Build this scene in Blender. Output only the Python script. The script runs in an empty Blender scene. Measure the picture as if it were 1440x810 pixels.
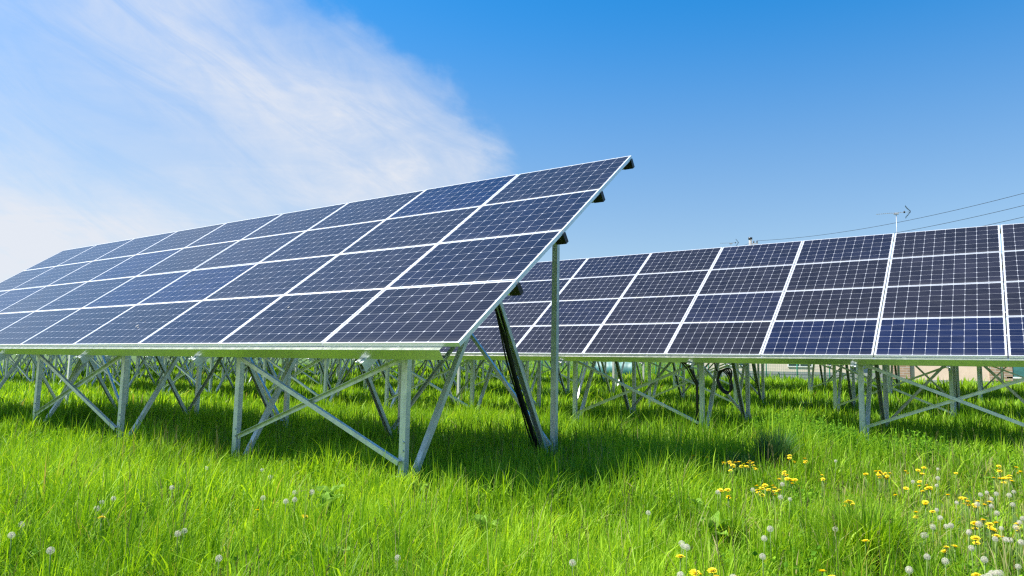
import bpy, bmesh, math, random
import numpy as np
from mathutils import Vector, Matrix

random.seed(7)
SC = bpy.context.scene
COL = SC.collection

# ---------------------------------------------------------------- camera
PITCH, ROLL, YAW, FPX = 0.1086, 0.0178, -0.6081, 997.04
cy_, sy_ = math.cos(YAW), math.sin(YAW)
cp_, sp_ = math.cos(PITCH), math.sin(PITCH)
right0 = Vector((cy_, -sy_, 0))
fwd = Vector((sy_ * cp_, cy_ * cp_, sp_))
up0 = Vector((-sy_ * sp_, -cy_ * sp_, cp_))
cr_, sr_ = math.cos(ROLL), math.sin(ROLL)
right = cr_ * right0 + sr_ * up0
up = -sr_ * right0 + cr_ * up0
M = Matrix((right, up, -fwd)).transposed().to_4x4()
M.translation = Vector((0, 0, 1.2))
cam_data = bpy.data.cameras.new('camera')
cam = bpy.data.objects.new('camera', cam_data)
COL.objects.link(cam)
cam.matrix_world = M
cam_data.sensor_width = 36
cam_data.lens = 36 * FPX / 1440
cam_data.clip_start = 0.05
cam_data.clip_end = 4000
SC.camera = cam

# ---------------------------------------------------------------- light
SUN = Vector((-0.5, -0.4, 1.0)).normalized()
sl = bpy.data.lights.new('sun', 'SUN')
sl.energy = 5.0
sl.angle = math.radians(0.5)
sl.color = (1.0, 0.95, 0.87)
so = bpy.data.objects.new('sun', sl)
COL.objects.link(so)
so.rotation_euler = SUN.to_track_quat('Z', 'Y').to_euler()
so.location = (0, 0, 20)

SC.view_settings.view_transform = 'Standard'
SC.view_settings.look = 'None'
SC.view_settings.exposure = 0.88
SC.view_settings.gamma = 1.0
SC.view_settings.use_curve_mapping = False
SC.cycles.max_bounces = 6
SC.cycles.diffuse_bounces = 3
SC.cycles.glossy_bounces = 3
SC.cycles.transmission_bounces = 4
SC.cycles.transparent_max_bounces = 8
SC.cycles.sample_clamp_indirect = 2.5
SC.cycles.use_denoising = False
SC.cycles.pixel_filter_type = 'BLACKMAN_HARRIS'
SC.cycles.filter_width = 1.3

world = bpy.data.worlds.new('World')
SC.world = world
world.use_nodes = True
wt = world.node_tree
wn = wt.nodes
wn.clear()


def node(tree, typ, **kw):
    n = tree.nodes.new(typ)
    for k, v in kw.items():
        setattr(n, k, v)
    return n


class Nt:
    """tiny helper for building maths in a node tree"""
    def __init__(self, tree):
        self.t = tree

    def val(self, inp, v):
        if v is None:
            return
        if hasattr(v, 'is_output'):
            self.t.links.new(v, inp)
        else:
            inp.default_value = v

    def m(self, op, a, b=None, c=None, clamp=False):
        n = node(self.t, 'ShaderNodeMath', operation=op, use_clamp=clamp)
        self.val(n.inputs[0], a)
        if b is not None:
            self.val(n.inputs[1], b)
        if c is not None:
            self.val(n.inputs[2], c)
        return n.outputs[0]

    def ramp(self, v, a, b, lo=0.0, hi=1.0, smooth=True):
        n = node(self.t, 'ShaderNodeMapRange')
        n.interpolation_type = 'SMOOTHSTEP' if smooth else 'LINEAR'
        self.val(n.inputs[0], v)
        n.inputs[1].default_value = a
        n.inputs[2].default_value = b
        n.inputs[3].default_value = lo
        n.inputs[4].default_value = hi
        return n.outputs[0]

    def mix(self, f, a, b, blend='MIX'):
        n = node(self.t, 'ShaderNodeMix', data_type='RGBA', blend_type=blend)
        self.val(n.inputs[0], f)
        for i, v in ((6, a), (7, b)):
            if isinstance(v, (tuple, list)) and len(v) == 3:
                v = (*v, 1)
            self.val(n.inputs[i], v)
        return n.outputs[2]

    def noise(self, vec, scale, detail=3, rough=0.5, dist=0.0):
        n = node(self.t, 'ShaderNodeTexNoise')
        if vec is not None:
            self.t.links.new(vec, n.inputs['Vector'])
        n.inputs['Scale'].default_value = scale
        n.inputs['Detail'].default_value = detail
        n.inputs['Roughness'].default_value = rough
        n.inputs['Distortion'].default_value = dist
        return n.outputs['Fac']

    def comb(self, x, y, z):
        n = node(self.t, 'ShaderNodeCombineXYZ')
        self.val(n.inputs[0], x); self.val(n.inputs[1], y); self.val(n.inputs[2], z)
        return n.outputs[0]


W = Nt(wt)
sky = node(wt, 'ShaderNodeTexSky', sky_type='NISHITA')
sky.sun_disc = False
sky.sun_elevation = math.asin(SUN.z)
sky.sun_rotation = math.atan2(SUN.x, SUN.y)
sky.altitude = 50
sky.air_density = 1.0
sky.dust_density = 0.6
sky.ozone_density = 2.2
hsv = node(wt, 'ShaderNodeHueSaturation')
hsv.inputs['Hue'].default_value = 0.497
wt.links.new(sky.outputs[0], hsv.inputs['Color'])
tc = node(wt, 'ShaderNodeTexCoord')
sep = node(wt, 'ShaderNodeSeparateXYZ')
wt.links.new(tc.outputs['Generated'], sep.inputs[0])
X, Y, Z = sep.outputs
az = W.m('MULTIPLY', W.m('ARCTAN2', X, Y), 180 / math.pi)
el = W.m('MULTIPLY', W.m('ARCSINE', Z), 180 / math.pi)
wt.links.new(W.ramp(el, 4, 30, 1.05, 1.46), hsv.inputs['Saturation'])
wt.links.new(W.ramp(el, 4, 30, 1.15, 1.72), hsv.inputs['Value'])
# wispy layer coordinates, stretched along the wind
zz = W.m('ADD', W.m('MAXIMUM', Z, 0.0), 0.12)
px_ = W.m('DIVIDE', X, zz)
py_ = W.m('DIVIDE', Y, zz)
# wind axis rotated
u = W.m('ADD', W.m('MULTIPLY', px_, 0.80), W.m('MULTIPLY', py_, 0.60))
v = W.m('SUBTRACT', W.m('MULTIPLY', py_, 0.80), W.m('MULTIPLY', px_, 0.60))
tw = math.radians(-27)
su = W.m('ADD', W.m('MULTIPLY', az, math.cos(tw)), W.m('MULTIPLY', el, math.sin(tw)))
sv = W.m('SUBTRACT', W.m('MULTIPLY', el, math.cos(tw)), W.m('MULTIPLY', az, math.sin(tw)))
fibre = W.noise(W.comb(W.m('MULTIPLY', su, 0.075), W.m('MULTIPLY', sv, 0.30), 2.0), 1.0, 9, 0.66, 1.1)
puff = W.noise(W.comb(W.m('MULTIPLY', su, 0.16), W.m('MULTIPLY', sv, 0.24), 7.0), 1.0, 8, 0.62, 0.4)
wisp = W.noise(W.comb(W.m('MULTIPLY', u, 0.9), W.m('MULTIPLY', v, 1.9), 0.3), 1.0, 7, 0.62, 0.6)
soft = W.noise(W.comb(W.m('MULTIPLY', u, 0.8), W.m('MULTIPLY', v, 0.5), 4.1), 1.0, 4, 0.5, 0.3)
fine = W.noise(W.comb(W.m('MULTIPLY', az, 0.12), W.m('MULTIPLY', el, 0.22), 1.0), 1.0, 6, 0.6, 0.8)


def blob(a0, e0, wa, we, tilt, amp):
    """a soft patch of cloud centred on a direction (degrees)"""
    da = W.m('SUBTRACT', az, a0)
    de = W.m('SUBTRACT', el, e0)
    c, s = math.cos(math.radians(tilt)), math.sin(math.radians(tilt))
    p = W.m('DIVIDE', W.m('ADD', W.m('MULTIPLY', da, c), W.m('MULTIPLY', de, s)), wa)
    q = W.m('DIVIDE', W.m('SUBTRACT', W.m('MULTIPLY', de, c), W.m('MULTIPLY', da, s)), we)
    r2 = W.m('ADD', W.m('MULTIPLY', p, p), W.m('MULTIPLY', q, q))
    return W.m('MULTIPLY', W.m('EXPONENT', W.m('MULTIPLY', r2, -1.0)), amp)


# edge of the cloud sheet: azimuth of the edge as a function of elevation, ruffled by noise
edge = W.m('ADD', -34.6, W.m('MULTIPLY', W.ramp(el, 13, 24, 0, 1), -4.5))
edge = W.m('ADD', edge, W.m('MULTIPLY', W.ramp(el, 21, 30, 0, 1), -14.0))
edge = W.m('ADD', edge, W.m('ADD', W.m('MULTIPLY', W.m('SUBTRACT', fine, 0.5), 8.0), W.m('MULTIPLY', W.m('SUBTRACT', puff, 0.5), 7.0)))
inside = W.ramp(W.m('SUBTRACT', edge, az), -1.2, 3.5)
body = blob(-40, 13.5, 13, 7.5, -30, 0.50)
body = W.m('ADD', body, blob(-54, 19.5, 15, 6.0, -28, 0.27))
body = W.m('ADD', body, blob(-68, 25, 14, 5.5, -18, 0.20))
body = W.m('ADD', body, blob(-68, 6, 26, 8.5, -14, 0.80))
body = W.m('ADD', body, blob(-50, 26, 13, 6, 0, 0.13))
body = W.m('ADD', body, 0.20)
dens = W.m('MULTIPLY', body, W.ramp(wisp, 0.30, 0.70, 0.80, 1.15))
dens = W.m('MULTIPLY', dens, W.ramp(fibre, 0.32, 0.68, 0.77, 1.19))
dens = W.m('MULTIPLY', dens, W.ramp(puff, 0.30, 0.72, 0.90, 1.10))
dens = W.m('MULTIPLY', dens, W.ramp(soft, 0.25, 0.75, 0.7, 1.25))
thin_top = W.m('SUBTRACT', 1.0, W.m('MULTIPLY', W.ramp(el, 17, 27, 0, 0.42), W.ramp(az, -62, -50)))
dens = W.m('MULTIPLY', dens, thin_top)
dens = W.m('MULTIPLY', dens, W.m('MULTIPLY', inside, 0.84))
# thin veil low near the horizon on the left
hz = W.m('MULTIPLY', W.ramp(el, 14, -2), W.ramp(az, -20, -70))
hz = W.m('MULTIPLY', hz, 0.65)
dens = W.m('MAXIMUM', dens, hz)
dens = W.m('MINIMUM', dens, 0.93)
SKYLIT = (6.3, 6.55, 7.1)
cloudcol = W.mix(dens, hsv.outputs[0], SKYLIT)
bg = node(wt, 'ShaderNodeBackground')
bg.inputs['Strength'].default_value = 0.069
wo = node(wt, 'ShaderNodeOutputWorld')
wt.links.new(cloudcol, bg.inputs['Color'])
wt.links.new(bg.outputs[0], wo.inputs['Surface'])


# ---------------------------------------------------------------- helpers
def tag(o, label=None, cat=None, group=None, kind=None):
    if label: o['label'] = label
    if cat: o['category'] = cat
    if group: o['group'] = group
    if kind: o['kind'] = kind
    return o


def empty(name, loc):
    o = bpy.data.objects.new(name, None)
    COL.objects.link(o)
    o.location = loc
    o.empty_display_size = 0.2
    return o


def link(name, me, parent=None, loc=(0, 0, 0), rot=(0, 0, 0)):
    o = bpy.data.objects.new(name, me)
    COL.objects.link(o)
    o.parent = parent
    o.location = loc
    o.rotation_euler = rot
    return o


def mesh_of(name, bm, mats, smooth=False):
    me = bpy.data.meshes.new(name)
    bm.normal_update()
    bm.to_mesh(me)
    bm.free()
    for m in (mats if isinstance(mats, (list, tuple)) else [mats]):
        me.materials.append(m)
    if smooth:
        for p in me.polygons:
            p.use_smooth = True
    return me


def box(bm, x0, x1, y0, y1, z0, z1, mi=0):
    vs = [bm.verts.new((x, y, z)) for z in (z0, z1) for y in (y0, y1) for x in (x0, x1)]
    fs = [(0, 2, 3, 1), (4, 5, 7, 6), (0, 1, 5, 4), (2, 6, 7, 3), (0, 4, 6, 2), (1, 3, 7, 5)]
    for f in fs:
        bm.faces.new([vs[i] for i in f]).material_index = mi


def c_profile(w, d, t, lip=0.0):
    """open channel: web along the first axis at second-axis 0, flanges reaching to d"""
    h = w / 2
    if lip:
        return [(-h, 0), (h, 0), (h, d), (h - lip, d), (h - lip, d - t), (h - t, d - t), (h - t, t),
                (-h + t, t), (-h + t, d - t), (-h + lip, d - t), (-h + lip, d), (-h, d)]
    return [(-h, 0), (h, 0), (h, d), (h - t, d), (h - t, t), (-h + t, t), (-h + t, d), (-h, d)]


def sweep(bm, prof, p0, p1, ax, mi=0):
    """prism of a 2-D profile from p0 to p1; ax = direction of the profile's first axis"""
    p0, p1, ax = Vector(p0), Vector(p1), Vector(ax)
    d = (p1 - p0).normalized()
    a = (ax - d * ax.dot(d)).normalized()
    b = d.cross(a)
    r0 = [bm.verts.new(p0 + a * q[0] + b * q[1]) for q in prof]
    r1 = [bm.verts.new(p1 + a * q[0] + b * q[1]) for q in prof]
    n = len(prof)
    for i in range(n):
        j = (i + 1) % n
        bm.faces.new((r0[i], r0[j], r1[j], r1[i])).material_index = mi
    bm.faces.new(r0[::-1]).material_index = mi
    bm.faces.new(r1).material_index = mi


def rect_prof(w, d):
    return [(-w / 2, -d / 2), (w / 2, -d / 2), (w / 2, d / 2), (-w / 2, d / 2)]


def tube(bm, pts, r, seg=8, closed=False, mi=0):
    pts = [Vector(p) for p in pts]
    n = len(pts)
    rings = []
    prev = None
    for i, p in enumerate(pts):
        if closed:
            d = (pts[(i + 1) % n] - pts[i - 1]).normalized()
        else:
            d = (pts[min(i + 1, n - 1)] - pts[max(i - 1, 0)]).normalized()
        ref = prev if prev is not None else (Vector((0, 0, 1)) if abs(d.z) < 0.9 else Vector((1, 0, 0)))
        a = (ref - d * ref.dot(d)).normalized()
        prev = a
        b = d.cross(a)
        rr = r[i] if isinstance(r, (list, tuple)) else r
        rings.append([bm.verts.new(p + (a * math.cos(2 * math.pi * k / seg) + b * math.sin(2 * math.pi * k / seg)) * rr) for k in range(seg)])
    m = n if closed else n - 1
    for i in range(m):
        A, B = rings[i], rings[(i + 1) % n]
        for k in range(seg):
            f = bm.faces.new((A[k], A[(k + 1) % seg], B[(k + 1) % seg], B[k]))
            f.smooth = True
            f.material_index = mi
    if not closed:
        bm.faces.new(rings[0][::-1]).material_index = mi
        bm.faces.new(rings[-1]).material_index = mi


# ---------------------------------------------------------------- materials
def new_mat(name):
    m = bpy.data.materials.new(name)
    m.use_nodes = True
    t = m.node_tree
    b = t.nodes['Principled BSDF']
    return m, t, b, Nt(t)


def metal_mat(name, col, rough, metallic, streak=0.1):
    m, t, b, N = new_mat(name)
    tcn = node(t, 'ShaderNodeTexCoord')
    n1 = N.noise(tcn.outputs['Object'], 9.0, 5, 0.65)
    n2 = N.noise(tcn.outputs['Object'], 60.0, 2, 0.5)
    f = N.m('ADD', N.m('MULTIPLY', n1, 0.7), N.m('MULTIPLY', n2, 0.3))
    dark = tuple(c * (1 - streak * 2) for c in col)
    lite = tuple(min(1, c * (1 + streak)) for c in col)
    c = N.mix(N.ramp(f, 0.32, 0.68), dark, lite)
    t.links.new(c, b.inputs['Base Color'])
    b.inputs['Metallic'].default_value = metallic
    bp = node(t, 'ShaderNodeBump')
    bp.inputs['Strength'].default_value = 0.05
    bp.inputs['Distance'].default_value = 0.004
    t.links.new(n1, bp.inputs['Height'])
    t.links.new(bp.outputs[0], b.inputs['Normal'])
    t.links.new(N.ramp(f, 0.3, 0.7, rough + 0.1, rough - 0.06), b.inputs['Roughness'])
    return m


def plain_mat(name, col, rough=0.6, metallic=0.0, var=0.12, scale=6.0):
    m, t, b, N = new_mat(name)
    tcn = node(t, 'ShaderNodeTexCoord')
    n1 = N.noise(tcn.outputs['Object'], scale, 5, 0.6)
    c = N.mix(N.ramp(n1, 0.3, 0.7), tuple(x * (1 - var) for x in col), tuple(min(1, x * (1 + var)) for x in col))
    t.links.new(c, b.inputs['Base Color'])
    b.inputs['Roughness'].default_value = rough
    b.inputs['Metallic'].default_value = metallic
    return m


STEEL = metal_mat('galvanised_steel', (0.70, 0.74, 0.72), 0.38, 0.45)
RAIL = metal_mat('rolled_rail', (0.76, 0.78, 0.70), 0.24, 0.90, 0.02)
ALU = metal_mat('anodised_frame', (0.80, 0.82, 0.84), 0.36, 0.55, 0.03)
BRIGHT = metal_mat('bright_zinc', (0.85, 0.86, 0.88), 0.22, 0.9, 0.05)
BLACK = plain_mat('black_conduit', (0.012, 0.012, 0.013), 0.42)

PW, PH, PT = 1.632, 0.989, 0.040      # one landscape module
LIP = 0.011


def cell_mat():
    m, t, b, N = new_mat('solar_cells')
    tcn = node(t, 'ShaderNodeTexCoord')
    sp = node(t, 'ShaderNodeSeparateXYZ')
    t.links.new(tcn.outputs['Object'], sp.inputs[0])
    x, y = sp.outputs[0], sp.outputs[1]
    cw, ch = 0.1585, 0.1600
    mx, my = (PW - 10 * cw) / 2, (PH - 6 * ch) / 2
    uu = N.m('DIVIDE', N.m('SUBTRACT', x, mx), cw)
    vv = N.m('DIVIDE', N.m('SUBTRACT', y, my), ch)
    fu, fv = N.m('FRACT', uu), N.m('FRACT', vv)
    du = N.m('ABSOLUTE', N.m('SUBTRACT', fu, 0.5))
    dv = N.m('ABSOLUTE', N.m('SUBTRACT', fv, 0.5))
    gapu = N.m('GREATER_THAN', du, 0.5 - 0.0085)
    gapv = N.m('GREATER_THAN', dv, 0.5 - 0.0085)
    dia = N.m('GREATER_THAN', N.m('ADD', du, dv), 1.0 - 0.085)
    outu = N.m('GREATER_THAN', N.m('ABSOLUTE', N.m('SUBTRACT', uu, 5.0)), 5.0)
    outv = N.m('GREATER_THAN', N.m('ABSOLUTE', N.m('SUBTRACT', vv, 3.0)), 3.0)
    white = N.m('MAXIMUM', N.m('MAXIMUM', gapu, gapv), N.m('MAXIMUM', dia, N.m('MAXIMUM', outu, outv)))
    f4 = N.m('FRACT', N.m('MULTIPLY', fv, 4.0))
    bus = N.m('GREATER_THAN', N.m('ABSOLUTE', N.m('SUBTRACT', f4, 0.5)), 0.5 - 0.026)
    # every cell a little different, every module its own tint (object colour)
    cell_id = N.comb(N.m('FLOOR', uu), N.m('FLOOR', vv), 0.0)
    oi = node(t, 'ShaderNodeObjectInfo')
    wn_ = node(t, 'ShaderNodeTexWhiteNoise', noise_dimensions='4D')
    t.links.new(cell_id, wn_.inputs['Vector'])
    t.links.new(oi.outputs['Random'], wn_.inputs['W'])
    cellv = N.ramp(wn_.outputs['Value'], 0, 1, 0.80, 1.22, smooth=False)
    base = N.mix(1.0, oi.outputs['Color'], (1, 1, 1), 'MULTIPLY')
    vm = node(t, 'ShaderNodeVectorMath', operation='SCALE')
    t.links.new(base, vm.inputs[0])
    t.links.new(cellv, vm.inputs['Scale'])
    c = N.mix(N.m('MULTIPLY', bus, 0.40), vm.outputs[0], (0.16, 0.17, 0.20))
    c = N.mix(white, c, (0.42, 0.44, 0.48))
    # a veil of dust, heavier along the lower edge
    dn = N.noise(tcn.outputs['Object'], 3.0, 5, 0.6)
    dust = N.m('ADD', N.ramp(dn, 0.35, 0.8, 0.003, 0.016), N.ramp(y, 0.12, 0.0, 0.0, 0.05))
    c = N.mix(dust, c, (0.5, 0.48, 0.44))
    t.links.new(c, b.inputs['Base Color'])
    b.inputs['Roughness'].default_value = 0.16
    b.inputs['Specular IOR Level'].default_value = 0.22
    t.links.new(N.ramp(dn, 0.3, 0.8, 0.10, 0.24), b.inputs['Roughness'])
    return m


CELLS = cell_mat()
BACKSHEET = plain_mat('white_backsheet', (0.7, 0.7, 0.7), 0.6)


def smooth01(a, b, x):
    t = min(1, max(0, (x - a) / (b - a)))
    return t * t * (3 - 2 * t)


def ground_z(x, y):
    return 0.62 * smooth01(17, 38, y) + 1.5 * smooth01(50, 72, y) * smooth01(-22, -34, x) * smooth01(400, 200, y) + 0.03 * math.sin(x * 0.7 + 1) * math.cos(y * 0.55)

# ---------------------------------------------------------------- ground
def ground_mat():
    m, t, b, N = new_mat('turf_soil')
    tcn = node(t, 'ShaderNodeTexCoord')
    a = N.noise(tcn.outputs['Object'], 0.6, 5, 0.6)
    c2 = N.noise(tcn.outputs['Object'], 14.0, 4, 0.7)
    c = N.mix(N.ramp(a, 0.35, 0.65), (0.035, 0.085, 0.010), (0.070, 0.150, 0.016))
    c = N.mix(N.ramp(c2, 0.5, 0.75), c, (0.085, 0.075, 0.035))
    t.links.new(c, b.inputs['Base Color'])
    b.inputs['Roughness'].default_value = 0.9
    return m


def build_ground():
    xs = [-1500, -400, -150] + [x * 1.5 for x in range(-60, 30)] + [60, 150, 400, 1500]
    ys = [-600, -200, -60, -20] + [y * 1.2 for y in range(-8, 54)] + [80, 120, 300, 1500]
    bm = bmesh.new()
    g = [[bm.verts.new((x, y, ground_z(x, y))) for x in xs] for y in ys]
    for j in range(len(ys) - 1):
        for i in range(len(xs) - 1):
            bm.faces.new((g[j][i], g[j][i + 1], g[j + 1][i + 1], g[j + 1][i]))
    o = link('ground', mesh_of('ground', bm, ground_mat(), True))
    tag(o, kind='structure')


build_ground()

# ---------------------------------------------------------------- solar arrays
TILT = 0.637
CT, ST, TT = math.cos(TILT), math.sin(TILT), math.tan(TILT)
COLP, ROWP = 1.6482, 1.0


def panel_glass_mesh(mats, with_frame):
    bm = bmesh.new()
    z = -0.002
    vs = [bm.verts.new(p) for p in ((LIP, LIP, z), (PW - LIP, LIP, z), (PW - LIP, PH - LIP, z), (LIP, PH - LIP, z))]
    bm.faces.new(vs).material_index = 0
    vs = [bm.verts.new(p) for p in ((LIP, LIP, z - .006), (LIP, PH - LIP, z - .006), (PW - LIP, PH - LIP, z - .006), (PW - LIP, LIP, z - .006))]
    bm.faces.new(vs).material_index = 1
    # junction box on the back
    box(bm, PW * .5 - .06, PW * .5 + .06, PH - .22, PH - .10, -.032, -.009, 2)
    if with_frame:
        frame_geo(bm, 3)
    return mesh_of('solar_panel', bm, mats)


def frame_geo(bm, mi=0):
    # mitred hollow-looking frame: outer wall with a lip over the glass and a foot flange
    for (p0, p1, inward) in (((0, 0), (PW, 0), (0, 1)), ((PW, 0), (PW, PH), (-1, 0)), ((PW, PH), (0, PH), (0, -1)), ((0, PH), (0, 0), (1, 0))):
        prof = [(0, 0), (LIP, 0), (LIP, -0.0035), (0.0025, -0.0035), (0.0025, -PT + .002), (0.028, -PT + .002), (0.028, -PT), (0, -PT)]
        d = Vector((p1[0] - p0[0], p1[1] - p0[1], 0)).normalized()
        L = (Vector(p1) - Vector(p0)).length
        r0, r1 = [], []
        for (a, zz_) in prof:
            off = Vector((inward[0] * a, inward[1] * a, zz_))
            r0.append(bm.verts.new(Vector((*p0, 0)) + off + d * a))
            r1.append(bm.verts.new(Vector((*p1, 0)) + off - d * a))
        n = len(prof)
        for i in range(n):
            j = (i + 1) % n
            bm.faces.new((r0[i], r1[i], r1[j], r0[j])).material_index = mi


def frame_mesh():
    bm = bmesh.new()
    frame_geo(bm, 0)
    return mesh_of('panel_frame', bm, ALU)


ME_PANEL = panel_glass_mesh([CELLS, BACKSHEET, BLACK], False)
ME_PANEL_FAR = panel_glass_mesh([CELLS, BACKSHEET, BLACK, ALU], True)
ME_FRAME = frame_mesh()


def beam_mesh(name, parts, mat):
    bm = bmesh.new()
    for prof, p0, p1, ax in parts:
        sweep(bm, prof, p0, p1, ax)
    return mesh_of(name, bm, mat)


FY, RY = 0.583, 3.31      # front and rear post, measured back from the panels' lower edge
HCUT = 0.290


def bolts(bm, cx, y, zs, sx=1):
    for z in zs:
        tube(bm, [(cx, y, z), (cx, y - 0.012, z)], 0.011, 6)


def brace_mesh(p0, p1, y, flip):
    bm = bmesh.new()
    a, b_ = Vector((p0[0], y, p0[1])), Vector((p1[0], y, p1[1]))
    # rolled angle: one leg faces the viewer, one leg sticks back along its upper edge
    w, t = 0.046, 0.004
    prof = [(-w / 2, -t), (w / 2, -t), (w / 2, w * 0.8), (w / 2 - t, w * 0.8), (w / 2 - t, 0), (-w / 2, 0)]
    sweep(bm, prof, a, b_, (0, 0, 1))
    return mesh_of('cross_brace', bm, STEEL)


def solar_array(x_right, y0, z0, cols, frames, bays, label, first_rail_cut=0.0, detail=False, group=None, tint_seed=0, rear_bays=None, second_row=False):
    rnd = random.Random(tint_seed)
    root = empty('solar_array', (x_right, y0, 0.0))
    tag(root, label, 'solar array', group)
    x_left = -cols * COLP
    zb = z0
    for c in range(cols):
        for r in range(4):
            loc = (-(c + 1) * COLP + (COLP - PW) / 2, r * ROWP * CT, zb + r * ROWP * ST)
            p = link('solar_panel', ME_PANEL if detail else ME_PANEL_FAR, root, loc, (TILT + rnd.uniform(-.0022, .0022), rnd.uniform(-.0015, .0015), rnd.uniform(-.0012, .0012)))
            k = rnd.random()
            if second_row:
                k = 0.1 if (r == 0 and c in (1, 2, 3)) else (0.3 if k < 0.25 else 0.9)  # sky reflection put into the tint: some lower modules bluer
            if k < 0.22:
                tint = (0.007, 0.012, 0.040)
            elif k < 0.5:
                tint = (0.010, 0.012, 0.026)
            else:
                tint = (0.013, 0.013, 0.021)
            j = 0.85 + 0.3 * rnd.random()
            p.color = (tint[0] * j, tint[1] * j, tint[2] * j, 1)
            if detail:
                link('panel_frame', ME_FRAME, p)
    # purlins: lipped channels on edge, web facing down the slope
    nrm = Vector((0, -ST, CT))
    slope = Vector((0, CT, ST))
    org = Vector((0, 0, zb))
    for k in range(5):
        s = -0.046 if k == 0 else k * ROWP - 0.030 - (0.05 if k == 4 else 0)
        xr = -first_rail_cut if k == 0 else -0.004
        c0 = org + slope * s + nrm * (-PT - 0.002 - 0.05)
        bm = bmesh.new()
        prof = c_profile(0.100, 0.046, 0.0035, 0.016)
        a = c0 + Vector((xr, 0, 0))
        b_ = c0 + Vector((x_left - 0.012, 0, 0))
        # profile first axis = panel normal; second axis must run up the slope
        d = (b_ - a).normalized()
        second = d.cross(nrm)
        if second.dot(slope) < 0:
            a, b_ = b_, a
        sweep(bm, prof, a, b_, nrm)
        pu = link('purlin', mesh_of('purlin', bm, RAIL), root)
        if k and detail:  # black sleeve added to darken the purlin's stub, in place of its shade
            bm = bmesh.new()
            e = c0 + Vector((xr, 0, 0)) + slope * 0.023
            sweep(bm, rect_prof(0.108, 0.054), e + Vector((-0.11, 0, 0)), e + Vector((0.006, 0, 0)), nrm)
            link('dark_end_sleeve', mesh_of('dark_end_sleeve', bm, BLACK), pu)
    zf = zb + FY * TT - HCUT * 1.0
    zr = zb + RY * TT - HCUT * 1.0
    cache = {}

    def cached(key, fn):
        if key not in cache:
            cache[key] = fn()
        return cache[key]

    for X in frames:
        x = X - x_right
        gz = ground_z(X, y0 + FY) - 0.15
        gr = ground_z(X, y0 + RY) - 0.15

        def front():
            bm = bmesh.new()
            # web faces the front, flanges reach back
            sweep(bm, c_profile(0.076, 0.060, 0.004, 0.014), (0, 0, gz), (0, 0, zf), (1, 0, 0))
            bolts(bm, 0.018, -0.002, (zf - 0.05, zf - 0.13, 0.36 + gz + 0.15, 0.44 + gz + 0.15))
            bolts(bm, -0.018, -0.002, (zf - 0.05, zf - 0.13))
            return mesh_of('front_post', bm, STEEL)
        link('front_post', front(), root, (x, FY, 0))

        def rear():
            bm = bmesh.new()
            sweep(bm, c_profile(0.076, 0.060, 0.004, 0.014), (0, 0, gr), (0, 0, zr), (1, 0, 0))
            return mesh_of('rear_post', bm, STEEL)
        link('rear_post', rear(), root, (x, RY, 0))
        # rafter
        bm = bmesh.new()
        off = nrm * (-(0.145 + 0.045))
        s0, s1 = -0.105, 4.02
        sweep(bm, [(q[0], -q[1]) for q in c_profile(0.090, 0.044, 0.0035, 0.012)], org + slope * s0 + off, org + slope * s1 + off, nrm)
        link('rafter', mesh_of('rafter', bm, STEEL), root, (x + 0.03, 0, 0))
        # struts
        bm = bmesh.new()
        sweep(bm, c_profile(0.064, 0.046, 0.0035, 0.012), (0, FY + 0.06, 0.02 + gz + 0.15), (0, 2.10, zb + 2.10 * TT - HCUT + 0.03), (1, 0, 0))
        link('front_strut', mesh_of('front_strut', bm, STEEL), root, (x + 0.035, 0, 0))
        bm = bmesh.new()
        sweep(bm, c_profile(0.070, 0.050, 0.0035, 0.012), (0, RY - 0.06, 0.06 + gr + 0.15), (0, 1.83, zb + 1.83 * TT - HCUT + 0.03), (-1, 0, 0))
        link('rear_strut', mesh_of('rear_strut', bm, STEEL), root, (x - 0.025, 0, 0))
        # bright clamp under the lower purlin at the rafter's nose
        bm = bmesh.new()
        c = org + slope * (-0.075) + nrm * (-0.150)
        sweep(bm, rect_prof(0.034, 0.05), c + Vector((-0.028, 0, 0)), c + Vector((0.02, 0, 0)), nrm)
        tube(bm, [c + Vector((-.005, -.03, -.005)), c + Vector((-.005, -.05, -.013))], 0.012, 6)
        link('clamp', mesh_of('clamp', bm, BRIGHT), root, (x - 0.02, 0, 0))
    for i in bays:
        x0, x1 = frames[i] - x_right, frames[i + 1] - x_right
        g0 = ground_z(frames[i], y0)
        link('cross_brace', brace_mesh((x0 - .0, 0.25 + g0), (x1 + .0, 1.26 + (zb - 1.3745)), FY - 0.045, 0), root)
        link('cross_brace', brace_mesh((x1 + .05, 0.31 + g0), (x0 - .045, 1.24 + (zb - 1.3745)), FY + 0.012, 0), root)
    for i in (bays if rear_bays is None else rear_bays):
        x0, x1 = frames[i] - x_right, frames[i + 1] - x_right
        g0 = ground_z(frames[i], y0 + RY)
        link('cross_brace', brace_mesh((x0, 0.20 + g0), (x1, 3.05 + (zb - 1.3745)), RY - 0.07, 0), root)
        link('cross_brace', brace_mesh((x1, 0.24 + g0), (x0, 3.10 + (zb - 1.3745)), RY - 0.12, 0), root)
    return root


def frame_xs(x0, n, step):
    return [x0 - step * i for i in range(n)]


A_FR = frame_xs(-4.73, 6, 2.635)
ARR_A = solar_array(-3.6003 + (COLP - PW) / 2, 4.4375, 1.3745, 9, A_FR, [0, 2, 4],
                    'large near solar array whose tilted right end rises against the sky', 0.20, True, None, 3)
zB = 1.4466
B_FR = [3.3, 0.7, -1.9, -4.48, -7.07, -9.66, -12.25]
ARR_B = solar_array(3.320, 11.8051, zB, 10, B_FR, [1, 3, 5],
                    'second row solar array standing right behind the open end of the nearest array', 0.0, True, None, 11, None, True)


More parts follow.
